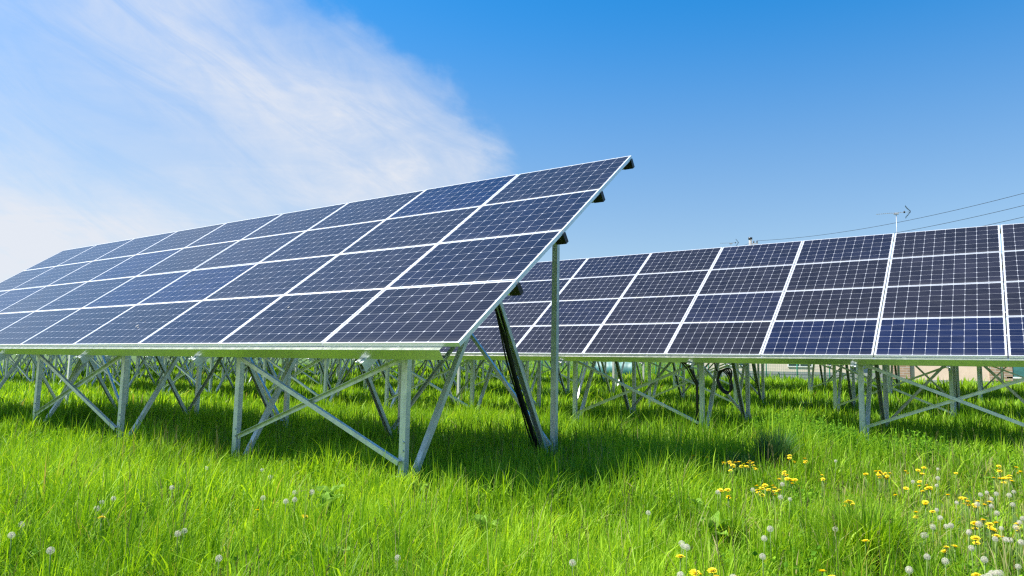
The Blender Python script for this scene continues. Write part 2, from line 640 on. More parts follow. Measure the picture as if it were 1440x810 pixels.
def plain_frames(xr, cols):
    n = 7 if cols == 10 else 6
    L = cols * COLP
    step = (L - 1.2) / (n - 1)
    return [xr - 0.6 - step * i for i in range(n)]


ROWS = 'rows of identical solar arrays receding across the field'
for k, xr in enumerate((-13.85, -31.0)):
    solar_array(xr, 11.805, zB, 10, plain_frames(xr, 10), [0, 2, 4],
                ('second row solar array seen only through the legs under the nearest array',
                 'second row solar array farthest left, legs showing low at the photo edge')[k], 0, False, ROWS, 20 + k)
names3 = ['third row solar array whose legs show under the right part of the second row',
          'third row solar array whose legs show behind the near array open end',
          'third row solar array whose legs show small behind the near array middle',
          'third row solar array whose legs show small at the far left']
for k, xr in enumerate((4.6, -12.5, -29.6, -46.7)):
    solar_array(xr, 19.17, 1.50, 10, plain_frames(xr, 10), [0, 2, 4], names3[k], 0, False, ROWS, 30 + k)
names4 = ['fourth row solar array standing closest to the pink house',
          'fourth row solar array in front of the green mesh fence',
          'fourth row solar array with tiny legs behind the near array middle',
          'fourth row solar array with tiny legs at the far left']
for k, xr in enumerate((2.4, -14.8, -31.9, -49.0)):
    solar_array(xr, 26.54, 1.72, 10, plain_frames(xr, 10), [0, 2, 4], names4[k], 0, False, ROWS, 40 + k)
names5 = ['fifth row solar array, its right end level with the green mesh fence',
          'fifth row solar array, farthest one of all on the left']
for k, xr in enumerate((-24.0, -41.1)):
    solar_array(xr, 33.9, 1.95, 10, plain_frames(xr, 10), [0, 2, 4], names5[k], 0, False, ROWS, 50 + k)

# black conduit that runs down beside the rear strut at the open end of the nearest array
def rel(p, root):
    return Vector(p) - root.location


Xc = A_FR[0]
pts = []
for t in [i / 24 for i in range(25)]:
    y = 4.4375 + 1.98 + (RY - 0.12 - 1.98) * t
    z = 2.42 - (2.42 - 0.03) * t
    bow = math.sin(math.pi * t) * 0.10
    pts.append(rel((Xc - 0.075, y - bow * 0.8, z - bow * 0.55), ARR_A))
bm = bmesh.new()
tube(bm, pts, 0.029, 10)
link('cable_conduit', mesh_of('cable_conduit', bm, BLACK), ARR_A)
bm = bmesh.new()
tube(bm, [p + Vector((-0.02, -0.035 - 0.012 * math.sin(i * .7), -0.02)) for i, p in enumerate(pts)], 0.010, 6)
link('cable', mesh_of('cable', bm, BLACK), ARR_A)

# coil of cable hanging behind a front post of the second row, and the conduit beside that post
Xp = B_FR[3]
bm = bmesh.new()
for j in range(5):
    ring = []
    for i in range(28):
        a = 2 * math.pi * i / 28
        w = 0.115 + 0.018 * math.sin(2 * a + j) + 0.006 * j
        lean = 0.03 * j * max(0, math.sin(a))
        ring.append(rel((Xp + 0.36 + w * math.cos(a) * 0.85 + lean + 0.12 * math.sin(a) * -0.45,
                         12.52 + 0.012 * j + .02 * math.cos(a), 0.97 + 0.01 * j + 0.205 * math.sin(a)), ARR_B))
    tube(bm, ring, 0.011 + 0.003 * (j > 2), 6, True)
tube(bm, [rel(p, ARR_B) for p in ((Xp + 0.26, 12.5, 1.15), (Xp + 0.22, 12.48, 1.25), (Xp + 0.2, 12.46, 1.42), (Xp + 0.2, 12.4, 1.6))], 0.012, 6)
link('cable_coil', mesh_of('cable_coil', bm, BLACK), ARR_B)
bm = bmesh.new()
tube(bm, [rel(p, ARR_B) for p in ((Xp - 0.085, 12.41, -0.05), (Xp - 0.085, 12.41, 0.75), (Xp - 0.09, 12.42, 0.95), (Xp - 0.2, 12.3, 1.25), (Xp - 0.34, 12.1, 1.42))], 0.026, 8)
tube(bm, [rel(p, ARR_B) for p in ((Xp - 0.12, 12.5, 0.3), (Xp - 0.12, 12.46, 0.9), (Xp - 0.25, 12.35, 1.2), (Xp - 0.38, 12.1, 1.44))], 0.014, 6)
link('cable_conduit', mesh_of('cable_conduit', bm, BLACK), ARR_B)
# bird droppings dried on two of the near modules
SPLAT = plain_mat('dried_dropping', (0.34, 0.34, 0.34), 0.8)
mods = [c for c in ARR_A.children if c.name.startswith('solar_panel')]
for (ci, pr) in ((3, ((0.95, 0.42, .018), (1.05, 0.37, .010), (0.84, 0.55, .007), (1.01, 0.50, .006))), (1, ((0.4, 0.7, .012),)), (6, ((0.9, 0.3, .018),))):
    par = mods[ci * 4]
    bm = bmesh.new()
    rr = random.Random(ci)
    for (sx_, sy2, rad) in pr:
        ring = []
        for i in range(16):
            a = i * math.pi / 8
            q = rad * rr.uniform(.6, 1.25)
            ring.append(bm.verts.new((sx_ + q * math.cos(a), sy2 + q * math.sin(a) * 1.3, 0.0015)))
        low = [bm.verts.new((v_.co.x, v_.co.y, -0.0019)) for v_ in ring]
        bm.faces.new(ring)
        for i in range(16):
            bm.faces.new((low[i], low[(i + 1) % 16], ring[(i + 1) % 16], ring[i]))
    link('bird_dropping', mesh_of('bird_dropping', bm, SPLAT), par)
# short steel peg left standing in front of the nearest post
bm = bmesh.new()
tube(bm, [(0, 0, -0.1), (0, 0, 0.16)], 0.011, 8)
tube(bm, [(0, 0, 0.145), (0, 0, 0.175)], 0.017, 8)
o = link('ground_peg', mesh_of('ground_peg', bm, BRIGHT), None, (-4.62, 4.86, 0))
tag(o, 'short metal ground peg in the grass at the foot of the nearest front post', 'peg')

# ---------------------------------------------------------------- houses, walls, fence behind the field
PINK = plain_mat('pink_render', (0.70, 0.53, 0.41), 0.8, 0, 0.06, 2.0)
BEIGE = plain_mat('beige_render', (0.60, 0.52, 0.42), 0.8, 0, 0.06, 2.0)
CONC = plain_mat('concrete', (0.33, 0.33, 0.32), 0.9, 0, 0.2, 3.0)
ROOFM = plain_mat('grey_roof_tiles', (0.09, 0.095, 0.105), 0.6, 0, 0.2, 3.0)
WHITE = plain_mat('white_frame', (0.78, 0.78, 0.76), 0.5)
TEAL = plain_mat('teal_curtain', (0.05, 0.18, 0.17), 0.5, 0, 0.2, 5.0)
GREENP = plain_mat('green_coated_wire', (0.02, 0.22, 0.13), 0.5)
GREY = plain_mat('weathered_metal', (0.4, 0.41, 0.42), 0.5, 0.4)
DARKI = plain_mat('dark_insulator', (0.03, 0.035, 0.04), 0.4)


def brick_mat(name, c1, c2, mortar, sx, sy):
    m, t, b, N = new_mat(name)
    tcn = node(t, 'ShaderNodeTexCoord')
    sp = node(t, 'ShaderNodeSeparateXYZ')
    t.links.new(tcn.outputs['Object'], sp.inputs[0])
    vec = N.comb(N.m('ADD', sp.outputs[0], sp.outputs[1]), sp.outputs[2], 0.0)
    br = node(t, 'ShaderNodeTexBrick')
    t.links.new(vec, br.inputs['Vector'])
    br.inputs['Color1'].default_value = (*c1, 1)
    br.inputs['Color2'].default_value = (*c2, 1)
    br.inputs['Mortar'].default_value = (*mortar, 1)
    br.inputs['Scale'].default_value = 1.0
    br.inputs['Brick Width'].default_value = sx
    br.inputs['Row Height'].default_value = sy
    br.inputs['Mortar Size'].default_value = 0.012
    t.links.new(br.outputs['Color'], b.inputs['Base Color'])
    b.inputs['Roughness'].default_value = 0.85
    return m


BRICK = brick_mat('tan_brick', (0.42, 0.27, 0.17), (0.30, 0.20, 0.13), (0.45, 0.42, 0.38), 0.35, 0.12)
BLOCK = brick_mat('concrete_block', (0.30, 0.32, 0.31), (0.24, 0.26, 0.26), (0.16, 0.16, 0.16), 0.6, 0.2)


def roof_mesh(x0, x1, y0, y1, z, h, ov):
    bm = bmesh.new()
    a = [bm.verts.new(p) for p in ((x0 - ov, y0 - ov, z), (x1 + ov, y0 - ov, z), (x1 + ov, y1 + ov, z), (x0 - ov, y1 + ov, z))]
    b_ = [bm.verts.new((v_.co.x, v_.co.y, z + 0.18)) for v_ in a]
    ym = (y0 + y1) / 2
    r = [bm.verts.new((x0 + 2, ym, z + h)), bm.verts.new((x1 - 2, ym, z + h))]
    bm.faces.new(a[::-1])
    for i in range(4):
        bm.faces.new((a[i], a[(i + 1) % 4], b_[(i + 1) % 4], b_[i]))
    bm.faces.new((b_[0], b_[1], r[1], r[0]))
    bm.faces.new((b_[1], b_[2], r[1]))
    bm.faces.new((b_[2], b_[3], r[0], r[1]))
    bm.faces.new((b_[3], b_[0], r[0]))
    return mesh_of('roof', bm, ROOFM)


def window(root, x0, x1, y, z0, z1, glass, mullion=True):
    bm = bmesh.new()
    f = 0.07
    box(bm, x0 - f, x1 + f, y - 0.06, y, z0 - f, z0)
    box(bm, x0 - f, x1 + f, y - 0.06, y, z1, z1 + f)
    box(bm, x0 - f, x0, y - 0.058, y, z0, z1)
    box(bm, x1, x1 + f, y - 0.058, y, z0, z1)
    if mullion:
        xm = (x0 + x1) / 2
        box(bm, xm - .03, xm + .03, y - 0.052, y - .01, z0, z1)
    w = link('window', mesh_of('window', bm, WHITE), root)
    bm = bmesh.new()
    box(bm, x0, x1, y - 0.03, y - 0.012, z0, z1)
    link('pane', mesh_of('pane', bm, glass), w)


def house(name_label, x0, x1, y0, y1, zg, zt, wallm, found, brick_w=0.0, windows=(), rh=1.3):
    root = empty('house', ((x0 + x1) / 2, (y0 + y1) / 2, zg))
    tag(root, name_label, 'house')
    ox, oy = root.location.x, root.location.y
    X0, X1, Y0, Y1 = x0 - ox, x1 - ox, y0 - oy, y1 - oy
    bm = bmesh.new()
    box(bm, X0 + brick_w, X1, Y0, Y1, found, zt - zg)
    link('wall', mesh_of('wall', bm, wallm), root)
    bm = bmesh.new()
    box(bm, X0 - .03, X1 + .03, Y0 - .03, Y1 + .03, -0.6, found)
    link('foundation', mesh_of('foundation', bm, CONC), root)
    if brick_w:
        bm = bmesh.new()
        box(bm, X0, X0 + brick_w - 0.002, Y0 - 0.15, Y1, found + .002, zt - zg)
        link('brick_corner', mesh_of('brick_corner', bm, BRICK), root)
    link('roof', roof_mesh(X0, X1, Y0, Y1, zt - zg, rh, 0.5), root)
    for (a, b_, c, d, g, ml) in windows:
        window(root, a - ox, b_ - ox, Y0, c - zg, d - zg, g, ml)
    return root


GLASSM, _t, _b, _N = new_mat('window_glass')
_b.inputs['Base Color'].default_value = (0.03, 0.05, 0.055, 1)
_b.inputs['Roughness'].default_value = 0.06

H1 = house('pink rendered house with brick corner and grey roof behind the fourth row', -4.75, 5.5, 40.0, 47.0, 0.60, 6.2, PINK, 0.27, 0.85,
           [(0.06, 1.7, 1.08, 2.3, TEAL, True), (-2.9, -1.6, 3.7, 4.9, GLASSM, True), (1.2, 2.6, 3.7, 4.9, GLASSM, True)], 1.1)
# tan downpipe panel beside the window
bm = bmesh.new()
box(bm, -1.05, -0.62, -3.56, -3.502, 0.28, 5.5)
box(bm, -0.50, -0.16, -3.56, -3.502, 0.28, 5.5)
pl = link('brick_panel', mesh_of('brick_panel', bm, BRICK), H1)
bm = bmesh.new()
tube(bm, [(-0.56, -3.55, 0.1), (-0.56, -3.55, 5.4)], 0.04, 8)
link('downpipe', mesh_of('downpipe', bm, WHITE), H1)
H2 = house('beige rendered house behind the green fence posts left of the pink house', -19.0, -8.6, 52.0, 60.0, 0.60, 6.6, BEIGE, 0.15, 0.0,
           [(-17, -15.4, 1.5, 2.8, GLASSM, True), (-12.5, -11, 1.5, 2.8, GLASSM, True)], 1.3)

# low block wall
bm = bmesh.new()
box(bm, -4.6, 4.6, -0.07, 0.07, -0.5, 0.55)
o = link('block_wall', mesh_of('block_wall', bm, BLOCK), None, (-9.4, 39.0, 0.58))
tag(o, 'low grey concrete block wall beyond the grass left of the pink house', 'wall')

# green mesh fence
root = empty('mesh_fence', (-18.5, 38.5, 0.6))
tag(root, 'green wire mesh fence on slim green posts along the far edge of the field', 'fence')
for i in range(13):
    bm = bmesh.new()
    tube(bm, [(0, 0, -0.4), (0, 0, 1.5)], 0.03, 8)
    link('post', mesh_of('post', bm, GREENP), root, (i * 1.55 - 7.4, 0, 0))
bm = bmesh.new()
for i in range(200):
    x = -7.4 + i * 0.0935
    box(bm, x - .003, x + .003, -.003, .003, 0.0, 1.45)
for j in range(10):
    z = 0.02 + j * 0.158
    box(bm, -7.4, 11.2, .0035, .0095, z - .004, z + .004)
link('wire_mesh', mesh_of('wire_mesh', bm, GREENP), root)


def sheet_screen():
    bm = bmesh.new()
    n = 19
    vs = []
    for i in range(n + 1):
        x = i * 0.14
        yy = 0.03 * math.sin(i * 1.3)
        vs.append((bm.verts.new((x, yy, 0)), bm.verts.new((x, yy + .01, 1.0 + 0.02 * math.sin(i)))))
    for i in range(n):
        bm.faces.new((vs[i][0], vs[i + 1][0], vs[i + 1][1], vs[i][1]))
    o = link('privacy_screen', mesh_of('privacy_screen', bm, TEAL, True), None, (-20.4, 38.2, 0.5))
    md = o.modifiers.new('thick', 'SOLIDIFY')
    md.thickness = 0.01
    tag(o, 'teal cloth screen hung low on the far fence behind the fourth row', 'screen')


sheet_screen()


def antenna(loc, h, yaw, size, label):
    root = empty('tv_antenna', loc)
    root.rotation_euler = (0, 0, yaw)
    tag(root, label, 'antenna', 'television antennas on masts')
    bm = bmesh.new()
    tube(bm, [(0, 0, 0), (0, 0, h)], 0.016, 8)
    link('mast', mesh_of('mast', bm, GREY), root)
    bm = bmesh.new()
    box(bm, -0.95 * size, 0.62 * size, -.010, .010, h - .022, h - .0)
    for i in range(12):
        x = -0.9 * size + i * 0.10 * size
        box(bm, x - .005, x + .005, -0.11 * size, 0.11 * size, h - .001, h + .007)
    box(bm, -.12, .12, -.05, .05, h - .10, h - .035)
    link('boom', mesh_of('boom', bm, GREY), root)
    bm = bmesh.new()
    # corner reflector opening towards the director end
    for s in (-1, 1):
        for j in range(5):
            f = j / 4
            x = (0.66 - 0.22 * f) * size
            z = h + s * 0.30 * f * size
            box(bm, x - .010, x + .010, -.26 * size, .26 * size, z - .010, z + .010)
        sweep(bm, rect_prof(.022, .022), (0.67 * size, 0, h), (0.43 * size, 0, h + s * .32 * size), (0, 1, 0))
    tube(bm, [(0.38 * size, 0, h - .05), (0.38 * size, 0, h + .05)], 0.04, 8)
    link('reflector', mesh_of('reflector', bm, DARKI), root)
    return root


antenna((-4.44, 42.0, 6.45), 3.18, 0.10, 1.0, 'pale television antenna on a thin mast poking above the second row')
antenna((-18.0, 57.0, 7.4), 4.05, 0.3, 0.9, 'tiny television antenna just above the second row near the utility pole')

# utility poles and lines
def pole(loc, h, label, arms):
    root = empty('utility_pole', loc)
    tag(root, label, 'utility pole', 'utility poles carrying the wires')
    bm = bmesh.new()
    tube(bm, [(0, 0, -0.3), (0, 0, h)], [0.20, 0.13], 12)
    link('pole', mesh_of('pole', bm, CONC), root)
    bm = bmesh.new()
    tube(bm, [(0, 0, h - .12), (0, 0, h + .05)], 0.17, 12)
    link('pole_cap', mesh_of('pole_cap', bm, DARKI), root)
    for z in arms:
        bm = bmesh.new()
        box(bm, -.05, .62, -.05, .05, z - .05, z + .05)
        arm = link('crossarm', mesh_of('crossarm', bm, GREY), root)
        bm = bmesh.new()
        for x in (.28, .55):
            tube(bm, [(x, 0, z + .05), (x, 0, z + .24)], 0.05, 8)
        link('insulator', mesh_of('insulator', bm, DARKI), arm)


pole((-17.3, 60.0, 0.6), 11.65, 'concrete utility pole top showing just above the second row', (11.15, 10.45))
pole((13.0, 36.0, 0.6), 11.5, 'concrete utility pole outside the right edge carrying the wires', (10.9, 10.3))


def wire(p0, p1, sag, label, r=0.013):
    bm = bmesh.new()
    p0, p1 = Vector(p0), Vector(p1)
    pts = []
    for i in range(41):
        t = i / 40
        p = p0.lerp(p1, t) - p0
        p.z -= sag * 4 * t * (1 - t)
        pts.append(p)
    tube(bm, pts, r, 6)
    o = link('overhead_wire', mesh_of('overhead_wire', bm, DARKI), None, p0)
    tag(o, label, 'wire', 'overhead wires between the utility poles')


wire((-16.75, 60.0, 11.98), (13.5, 36.0, 12.15), 1.35, 'topmost of the three thin overhead wires crossing the sky')
wire((-16.75, 60.0, 11.28), (13.5, 36.0, 11.45), 1.30, 'middle one of the three thin overhead wires crossing the sky')
wire((-17.1, 60.0, 10.60), (13.0, 36.0, 10.75), 1.30, 'lowest of the three thin overhead wires, skimming the panels')
wire((-17.4, 60.0, 11.85), (-30.0, 66.0, 9.4), 0.4, 'short wire dropping away to the left of the utility pole')

# ---------------------------------------------------------------- grass
def vnoise(x, y, s, seed):
    """smooth value noise in numpy"""
    rng = np.random.RandomState(seed)
    tab = rng.rand(256, 256)
    X, Y = x / s, y / s
    xi, yi = np.floor(X).astype(int), np.floor(Y).astype(int)
    fx, fy = X - xi, Y - yi
    fx, fy = fx * fx * (3 - 2 * fx), fy * fy * (3 - 2 * fy)
    g = lambda a, b: tab[a & 255, b & 255]
    return (g(xi, yi) * (1 - fx) + g(xi + 1, yi) * fx) * (1 - fy) + (g(xi, yi + 1) * (1 - fx) + g(xi + 1, yi + 1) * fx) * fy


def np_ground(x, y):
    t = np.clip((y - 17) / 21, 0, 1)
    ss = lambda a, b, v: (lambda q: q * q * (3 - 2 * q))(np.clip((v - a) / (b - a), 0, 1))
    return 0.62 * t * t * (3 - 2 * t) + 1.5 * ss(50, 72, y) * ss(-22, -34, x) * ss(400, 200, y) + 0.03 * np.sin(x * 0.7 + 1) * np.cos(y * 0.55)


def blades_mesh(name, x, y, h, w, lean, az, tone, mat, levels=3):
    n = len(x)
    z = np_ground(x, y)
    face = az + np.pi / 2 + RNG.uniform(-0.9, 0.9, n)
    wx, wy = np.cos(face), np.sin(face)
    lx, ly = np.cos(az), np.sin(az)
    if levels == 3:
        ts = [0.0, 0.38, 0.72, 1.0]; ws = [0.75, 1.0, 0.7, 0.0]
    else:
        ts = [0.0, 0.55, 1.0]; ws = [0.9, 0.9, 0.0]
    nv = 2 * (len(ts) - 1) + 1
    co = np.zeros((n, nv, 3), np.float32)
    k = 0
    for t, ww in zip(ts, ws):
        cx = x + lx * lean * h * t * t
        cy = y + ly * lean * h * t * t
        cz = z - 0.01 + h * (t - 0.38 * np.minimum(lean, 1.6) * t * t * t)
        if ww == 0:
            co[:, k, 0], co[:, k, 1], co[:, k, 2] = cx, cy, cz
            k += 1
        else:
            for s in (-1, 1):
                co[:, k, 0] = cx + s * wx * w * ww / 2
                co[:, k, 1] = cy + s * wy * w * ww / 2
                co[:, k, 2] = cz
                k += 1
    base = (np.arange(n) * nv)[:, None]
    q = len(ts) - 2
    loops, starts, tot = [], [], []
    pat = []
    for i in range(q):
        pat += [2 * i, 2 * i + 1, 2 * i + 3, 2 * i + 2]
    pat += [2 * q, 2 * q + 1, 2 * q + 2]
    loops = (base + np.array(pat)[None, :]).ravel().astype(np.int32)
    per = len(pat)
    st = np.array([4 * i for i in range(q)] + [4 * q])
    starts = ((np.arange(n) * per)[:, None] + st[None, :]).ravel().astype(np.int32)
    me = bpy.data.meshes.new(name)
    me.vertices.add(n * nv)
    me.vertices.foreach_set('co', co.ravel())
    me.loops.add(len(loops))
    me.loops.foreach_set('vertex_index', loops)
    me.polygons.add(len(starts))
    me.polygons.foreach_set('loop_start', starts)
    me.polygons.foreach_set('use_smooth', np.ones(len(starts), bool))
    at = me.attributes.new('tone', 'FLOAT_COLOR', 'POINT')
    colr = np.ones((n, nv, 4), np.float32)
    colr[:, :, 0] = tone[0][:, None]
    colr[:, :, 1] = tone[1][:, None]
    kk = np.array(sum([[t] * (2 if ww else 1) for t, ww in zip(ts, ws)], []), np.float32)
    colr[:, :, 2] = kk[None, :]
    at.data.foreach_set('color', colr.ravel())
    me.materials.append(mat)
    me.update(calc_edges=True)
    me.validate()
    return me


def grass_mat(name, dark, mid, lite, dry, trans=0.46, rough=0.50, spec=0.20):
    """dark/mid/lite by blade, dry stems by the second channel"""
    m, t, b, N = new_mat(name)
    at = node(t, 'ShaderNodeAttribute', attribute_name='tone')
    sp = node(t, 'ShaderNodeSeparateColor')
    t.links.new(at.outputs['Color'], sp.inputs[0])
    r, g, h = sp.outputs
    c = N.mix(N.ramp(r, 0.0, 0.5, smooth=False), dark, mid)
    c = N.mix(N.ramp(r, 0.5, 1.0, smooth=False), c, lite)
    c = N.mix(g, c, dry)
    # blades shift to a dull olive towards the base
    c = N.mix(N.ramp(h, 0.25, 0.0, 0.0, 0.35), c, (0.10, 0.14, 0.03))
    t.links.new(c, b.inputs['Base Color'])
    b.inputs['Roughness'].default_value = rough
    b.inputs['Specular IOR Level'].default_value = spec
    tr = node(t, 'ShaderNodeBsdfTranslucent')
    tcol = N.mix(1.0, c, (1.35, 1.25, 0.4), 'MULTIPLY')
    t.links.new(tcol, tr.inputs['Color'])
    mx = node(t, 'ShaderNodeMixShader')
    mx.inputs[0].default_value = trans
    out = t.nodes['Material Output']
    t.links.new(b.outputs[0], mx.inputs[1])
    t.links.new(tr.outputs[0], mx.inputs[2])
    t.links.new(mx.outputs[0], out.inputs['Surface'])
    return m


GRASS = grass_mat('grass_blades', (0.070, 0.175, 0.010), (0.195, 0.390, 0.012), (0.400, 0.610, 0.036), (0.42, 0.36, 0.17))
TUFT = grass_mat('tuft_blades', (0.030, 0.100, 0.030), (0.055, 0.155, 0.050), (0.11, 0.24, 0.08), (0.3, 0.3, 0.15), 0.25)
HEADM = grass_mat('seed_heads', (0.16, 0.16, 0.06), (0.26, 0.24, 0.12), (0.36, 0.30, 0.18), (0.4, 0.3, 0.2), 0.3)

RNG = np.random.RandomState(42)
FA = math.atan2(fwd.y, fwd.x)


def scatter(r0, r1, density, half=math.radians(46)):
    area = half * (r1 * r1 - r0 * r0)
    n = int(area * density)
    r = np.sqrt(RNG.uniform(r0 * r0, r1 * r1, n))
    a = FA + RNG.uniform(-half, half, n)
    return r * np.cos(a), r * np.sin(a)


def height_field(x, y):
    """how tall the meadow stands"""
    a = vnoise(x + 900, y + 900, 1.7, 3)
    b_ = vnoise(x + 900, y + 900, 0.45, 4)
    h = 0.13 + 0.15 * a + 0.18 * b_
    # short dry patch full of dandelions at the right
    d = np.exp(-(((x - 0.1) / 1.3) ** 2 + ((y - 7.2) / 2.4) ** 2))
    h = h * (1 - 0.50 * d)
    # tall strip between the first two rows, short tops right under the panels
    s = np.exp(-((y - 9.2) / 1.7) ** 2) * (x > -9)
    h = h * (1 + 0.35 * s)
    h = h + 0.10 * a * np.exp(-((y - 4.95) / 0.45) ** 2) * (x < -3.0)
    under = np.exp(-((y - 6.4) / 1.0) ** 2) * (x < -3.0)
    h = h * (1 - 0.05 * under)
    return h, d


CX = np.random.RandomState(9).rand(4000, 2)


def make_grass(name, r0, r1, dens, wid, hs, label, levels, clump):
    x, y = scatter(r0, r1, dens, math.radians(62 if r1 < 10 else 52 if r1 < 20 else 46))
    # gather blades into tufts
    if clump:
        cell = clump
        gx, gy = np.floor(x / cell), np.floor(y / cell)
        hx = np.modf(np.abs(np.sin(gx * 127.1 + gy * 311.7) * 43758.5453))[0]
        hy = np.modf(np.abs(np.sin(gx * 269.5 + gy * 183.3) * 43758.5453))[0]
        cx_, cy2 = (gx + 0.2 + 0.6 * hx) * cell, (gy + 0.2 + 0.6 * hy) * cell
        pull = RNG.uniform(0.0, 0.75, len(x)) * (hx * 0.6 + 0.4)
        x, y = x + (cx_ - x) * pull, y + (cy2 - y) * pull
        tuft = 0.72 + 0.56 * hx
    else:
        tuft = 1.0
    n = len(x)
    H, d = height_field(x, y)
    h = H * tuft * hs * np.clip(RNG.normal(0.82, 0.30, n), 0.25, 1.75)
    thin = np.clip((0.36 - vnoise(x + 300, y + 300, 0.35, 17)) * 4, 0, 0.8)
    keep = RNG.uniform(0, 1, n) > np.maximum(0.5 * d, thin)
    tone = np.clip(0.50 * vnoise(x + 500, y + 500, 0.9, 6) + 0.35 * vnoise(x + 500, y + 500, 0.22, 7) + 0.60 * RNG.uniform(0, 1, n) - 0.32 + 0.28 * vnoise(x + 210, y + 210, 2.6, 31), 0, 1)
    dry = (RNG.uniform(0, 1, n) < 0.04 + 0.42 * d).astype(float) * RNG.uniform(0.4, 1, n)
    wind = 0.6
    az_ = RNG.uniform(-math.pi, math.pi, n)
    lean = np.abs(RNG.normal(0.28, 0.34, n))
    w = wid * RNG.uniform(0.6, 1.4, n)
    broad = RNG.uniform(0, 1, n) < 0.10
    w = np.where(broad, w * 1.9, w)
    tone = np.where(broad, np.clip(tone + 0.25, 0, 1), tone)
    k = keep
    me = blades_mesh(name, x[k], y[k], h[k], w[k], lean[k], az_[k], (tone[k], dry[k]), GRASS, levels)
    o = link(name, me)
    tag(o, label, 'grass', None, 'stuff')


make_grass('meadow_grass', 0.4, 5.0, 4200, 0.0052, 1.0, 'bright green uncut meadow grass in the foreground', 3, 0.16)
make_grass('meadow_grass', 5.0, 9.5, 2300, 0.0066, 1.0, 'green meadow grass around and under the nearest array', 3, 0.18)
make_grass('meadow_grass', 9.5, 18.0, 620, 0.011, 1.05, 'green meadow grass around the second row of arrays', 2, 0.25)
make_grass('meadow_grass', 18.0, 36.0, 110, 0.024, 1.15, 'green meadow grass under the third and fourth rows', 2, 0.0)
make_grass('meadow_grass', 36.0, 85.0, 13, 0.06, 1.2, 'green meadow grass at the far edge of the field', 2, 0.0)


# flowering grass stalks
def stalks():
    x, y = scatter(1.6, 11.0, 8.0)
    n = len(x)
    pick = vnoise(x + 70, y + 70, 1.2, 12) > 0.42
    x, y = x[pick], y[pick]
    n = len(x)
    xs, ys, hs_, ws_, le, az_, to, dr = [], [], [], [], [], [], [], []
    me1 = blades_mesh('stalks', x, y, RNG.uniform(0.38, 0.58, n), np.full(n, 0.0034), RNG.uniform(0.1, 0.45, n), RNG.uniform(-3, 3, n), (RNG.uniform(0, 1, n), RNG.uniform(0, 0.5, n)), HEADM, 3)
    o = link('grass_stalks', me1)
    tag(o, 'thin pale flowering stalks standing above the meadow grass', 'grass', None, 'stuff')
    # heads: little spindles of spikelets
    bm = bmesh.new()
    for i in range(n):
        r = random.Random(i)
        hx, hy = x[i], y[i]
        hh = r.uniform(0.30, 0.46)
        gz = ground_z(hx, hy)
        L = r.uniform(0.05, 0.10)
        a = r.uniform(0, 6.28)
        lx, ly = math.cos(a) * 0.25, math.sin(a) * 0.25
        tube(bm, [(hx, hy, gz), (hx + lx * .02, hy + ly * .02, gz + hh * .5), (hx + lx * .1, hy + ly * .1, gz + hh)], 0.0013, 3)
        for j in range(22):
            t = j / 22
            c = Vector((hx + lx * (.1 + t * L), hy + ly * (.1 + t * L), gz + hh + t * L))
            dr_ = Vector((r.uniform(-1, 1), r.uniform(-1, 1), r.uniform(.6, 1.6))).normalized()
            s_ = dr_.cross(Vector((r.random(), r.random(), r.random()))).normalized() * 0.0026
            e = c + dr_ * (0.010 + 0.010 * math.sin(math.pi * t))
            bm.faces.new([bm.verts.new(c - s_), bm.verts.new(c + s_), bm.verts.new(e)])
    o2 = link('grass_seed_heads', mesh_of('grass_seed_heads', bm, HEADM))
    tag(o2, 'soft brownish seed heads of meadow grass above the blades', 'grass', None, 'stuff')


stalks()


# low broad-leaved herbs between the blades
def leaf_quads(bm, c, up_, s, mat_i=0, seed=0):
    r = random.Random(seed)
    d = up_.normalized()
    side = d.cross(Vector((r.uniform(-1, 1), r.uniform(-1, 1), r.uniform(-.2, .2)))).normalized()
    nrm_ = d.cross(side)
    pts = [c, c + d * s * .45 + side * s * .32, c + d * s + nrm_ * s * .12, c + d * s * .45 - side * s * .32]
    bm.faces.new([bm.verts.new(p) for p in pts]).material_index = mat_i


HERB = grass_mat('herb_leaves', (0.07, 0.19, 0.012), (0.13, 0.31, 0.016), (0.28, 0.50, 0.03), (0.3, 0.35, 0.15), 0.4, 0.7, 0.15)


def leaf_attr(me, seed):
    r = np.random.RandomState(seed)
    at = me.attributes.new('tone', 'FLOAT_COLOR', 'POINT')
    n = len(me.vertices)
    # one tone per face's own four vertices
    k = np.repeat(r.rand((n + 3) // 4), 4)[:n]
    c = np.ones((n, 4), np.float32)
    c[:, 0] = k
    c[:, 1] = 0
    c[:, 2] = 0.8
    at.data.foreach_set('color', c.ravel())


def herb_cover():
    bm = bmesh.new()
    x, y = scatter(2.0, 13.0, 60)
    f = vnoise(x + 40, y + 40, 0.8, 21)
    k = f > 0.66
    x, y = x[k], y[k]
    r = random.Random(3)
    for i in range(len(x)):
        gz = ground_z(x[i], y[i])
        top = r.uniform(0.10, 0.24)
        for j in range(r.randint(7, 14)):
            c = Vector((x[i] + r.gauss(0, .05), y[i] + r.gauss(0, .05), gz + top * r.uniform(.3, 1)))
            leaf_quads(bm, c, Vector((r.uniform(-1, 1), r.uniform(-1, 1), r.uniform(-.1, .7))), r.uniform(.020, .046), 0, r.random())
    me = mesh_of('leafy_ground_cover', bm, HERB)
    leaf_attr(me, 5)
    o = link('leafy_ground_cover', me)
    tag(o, 'low clover-like leaves growing between the grass blades', 'ground cover', None, 'stuff')


herb_cover()


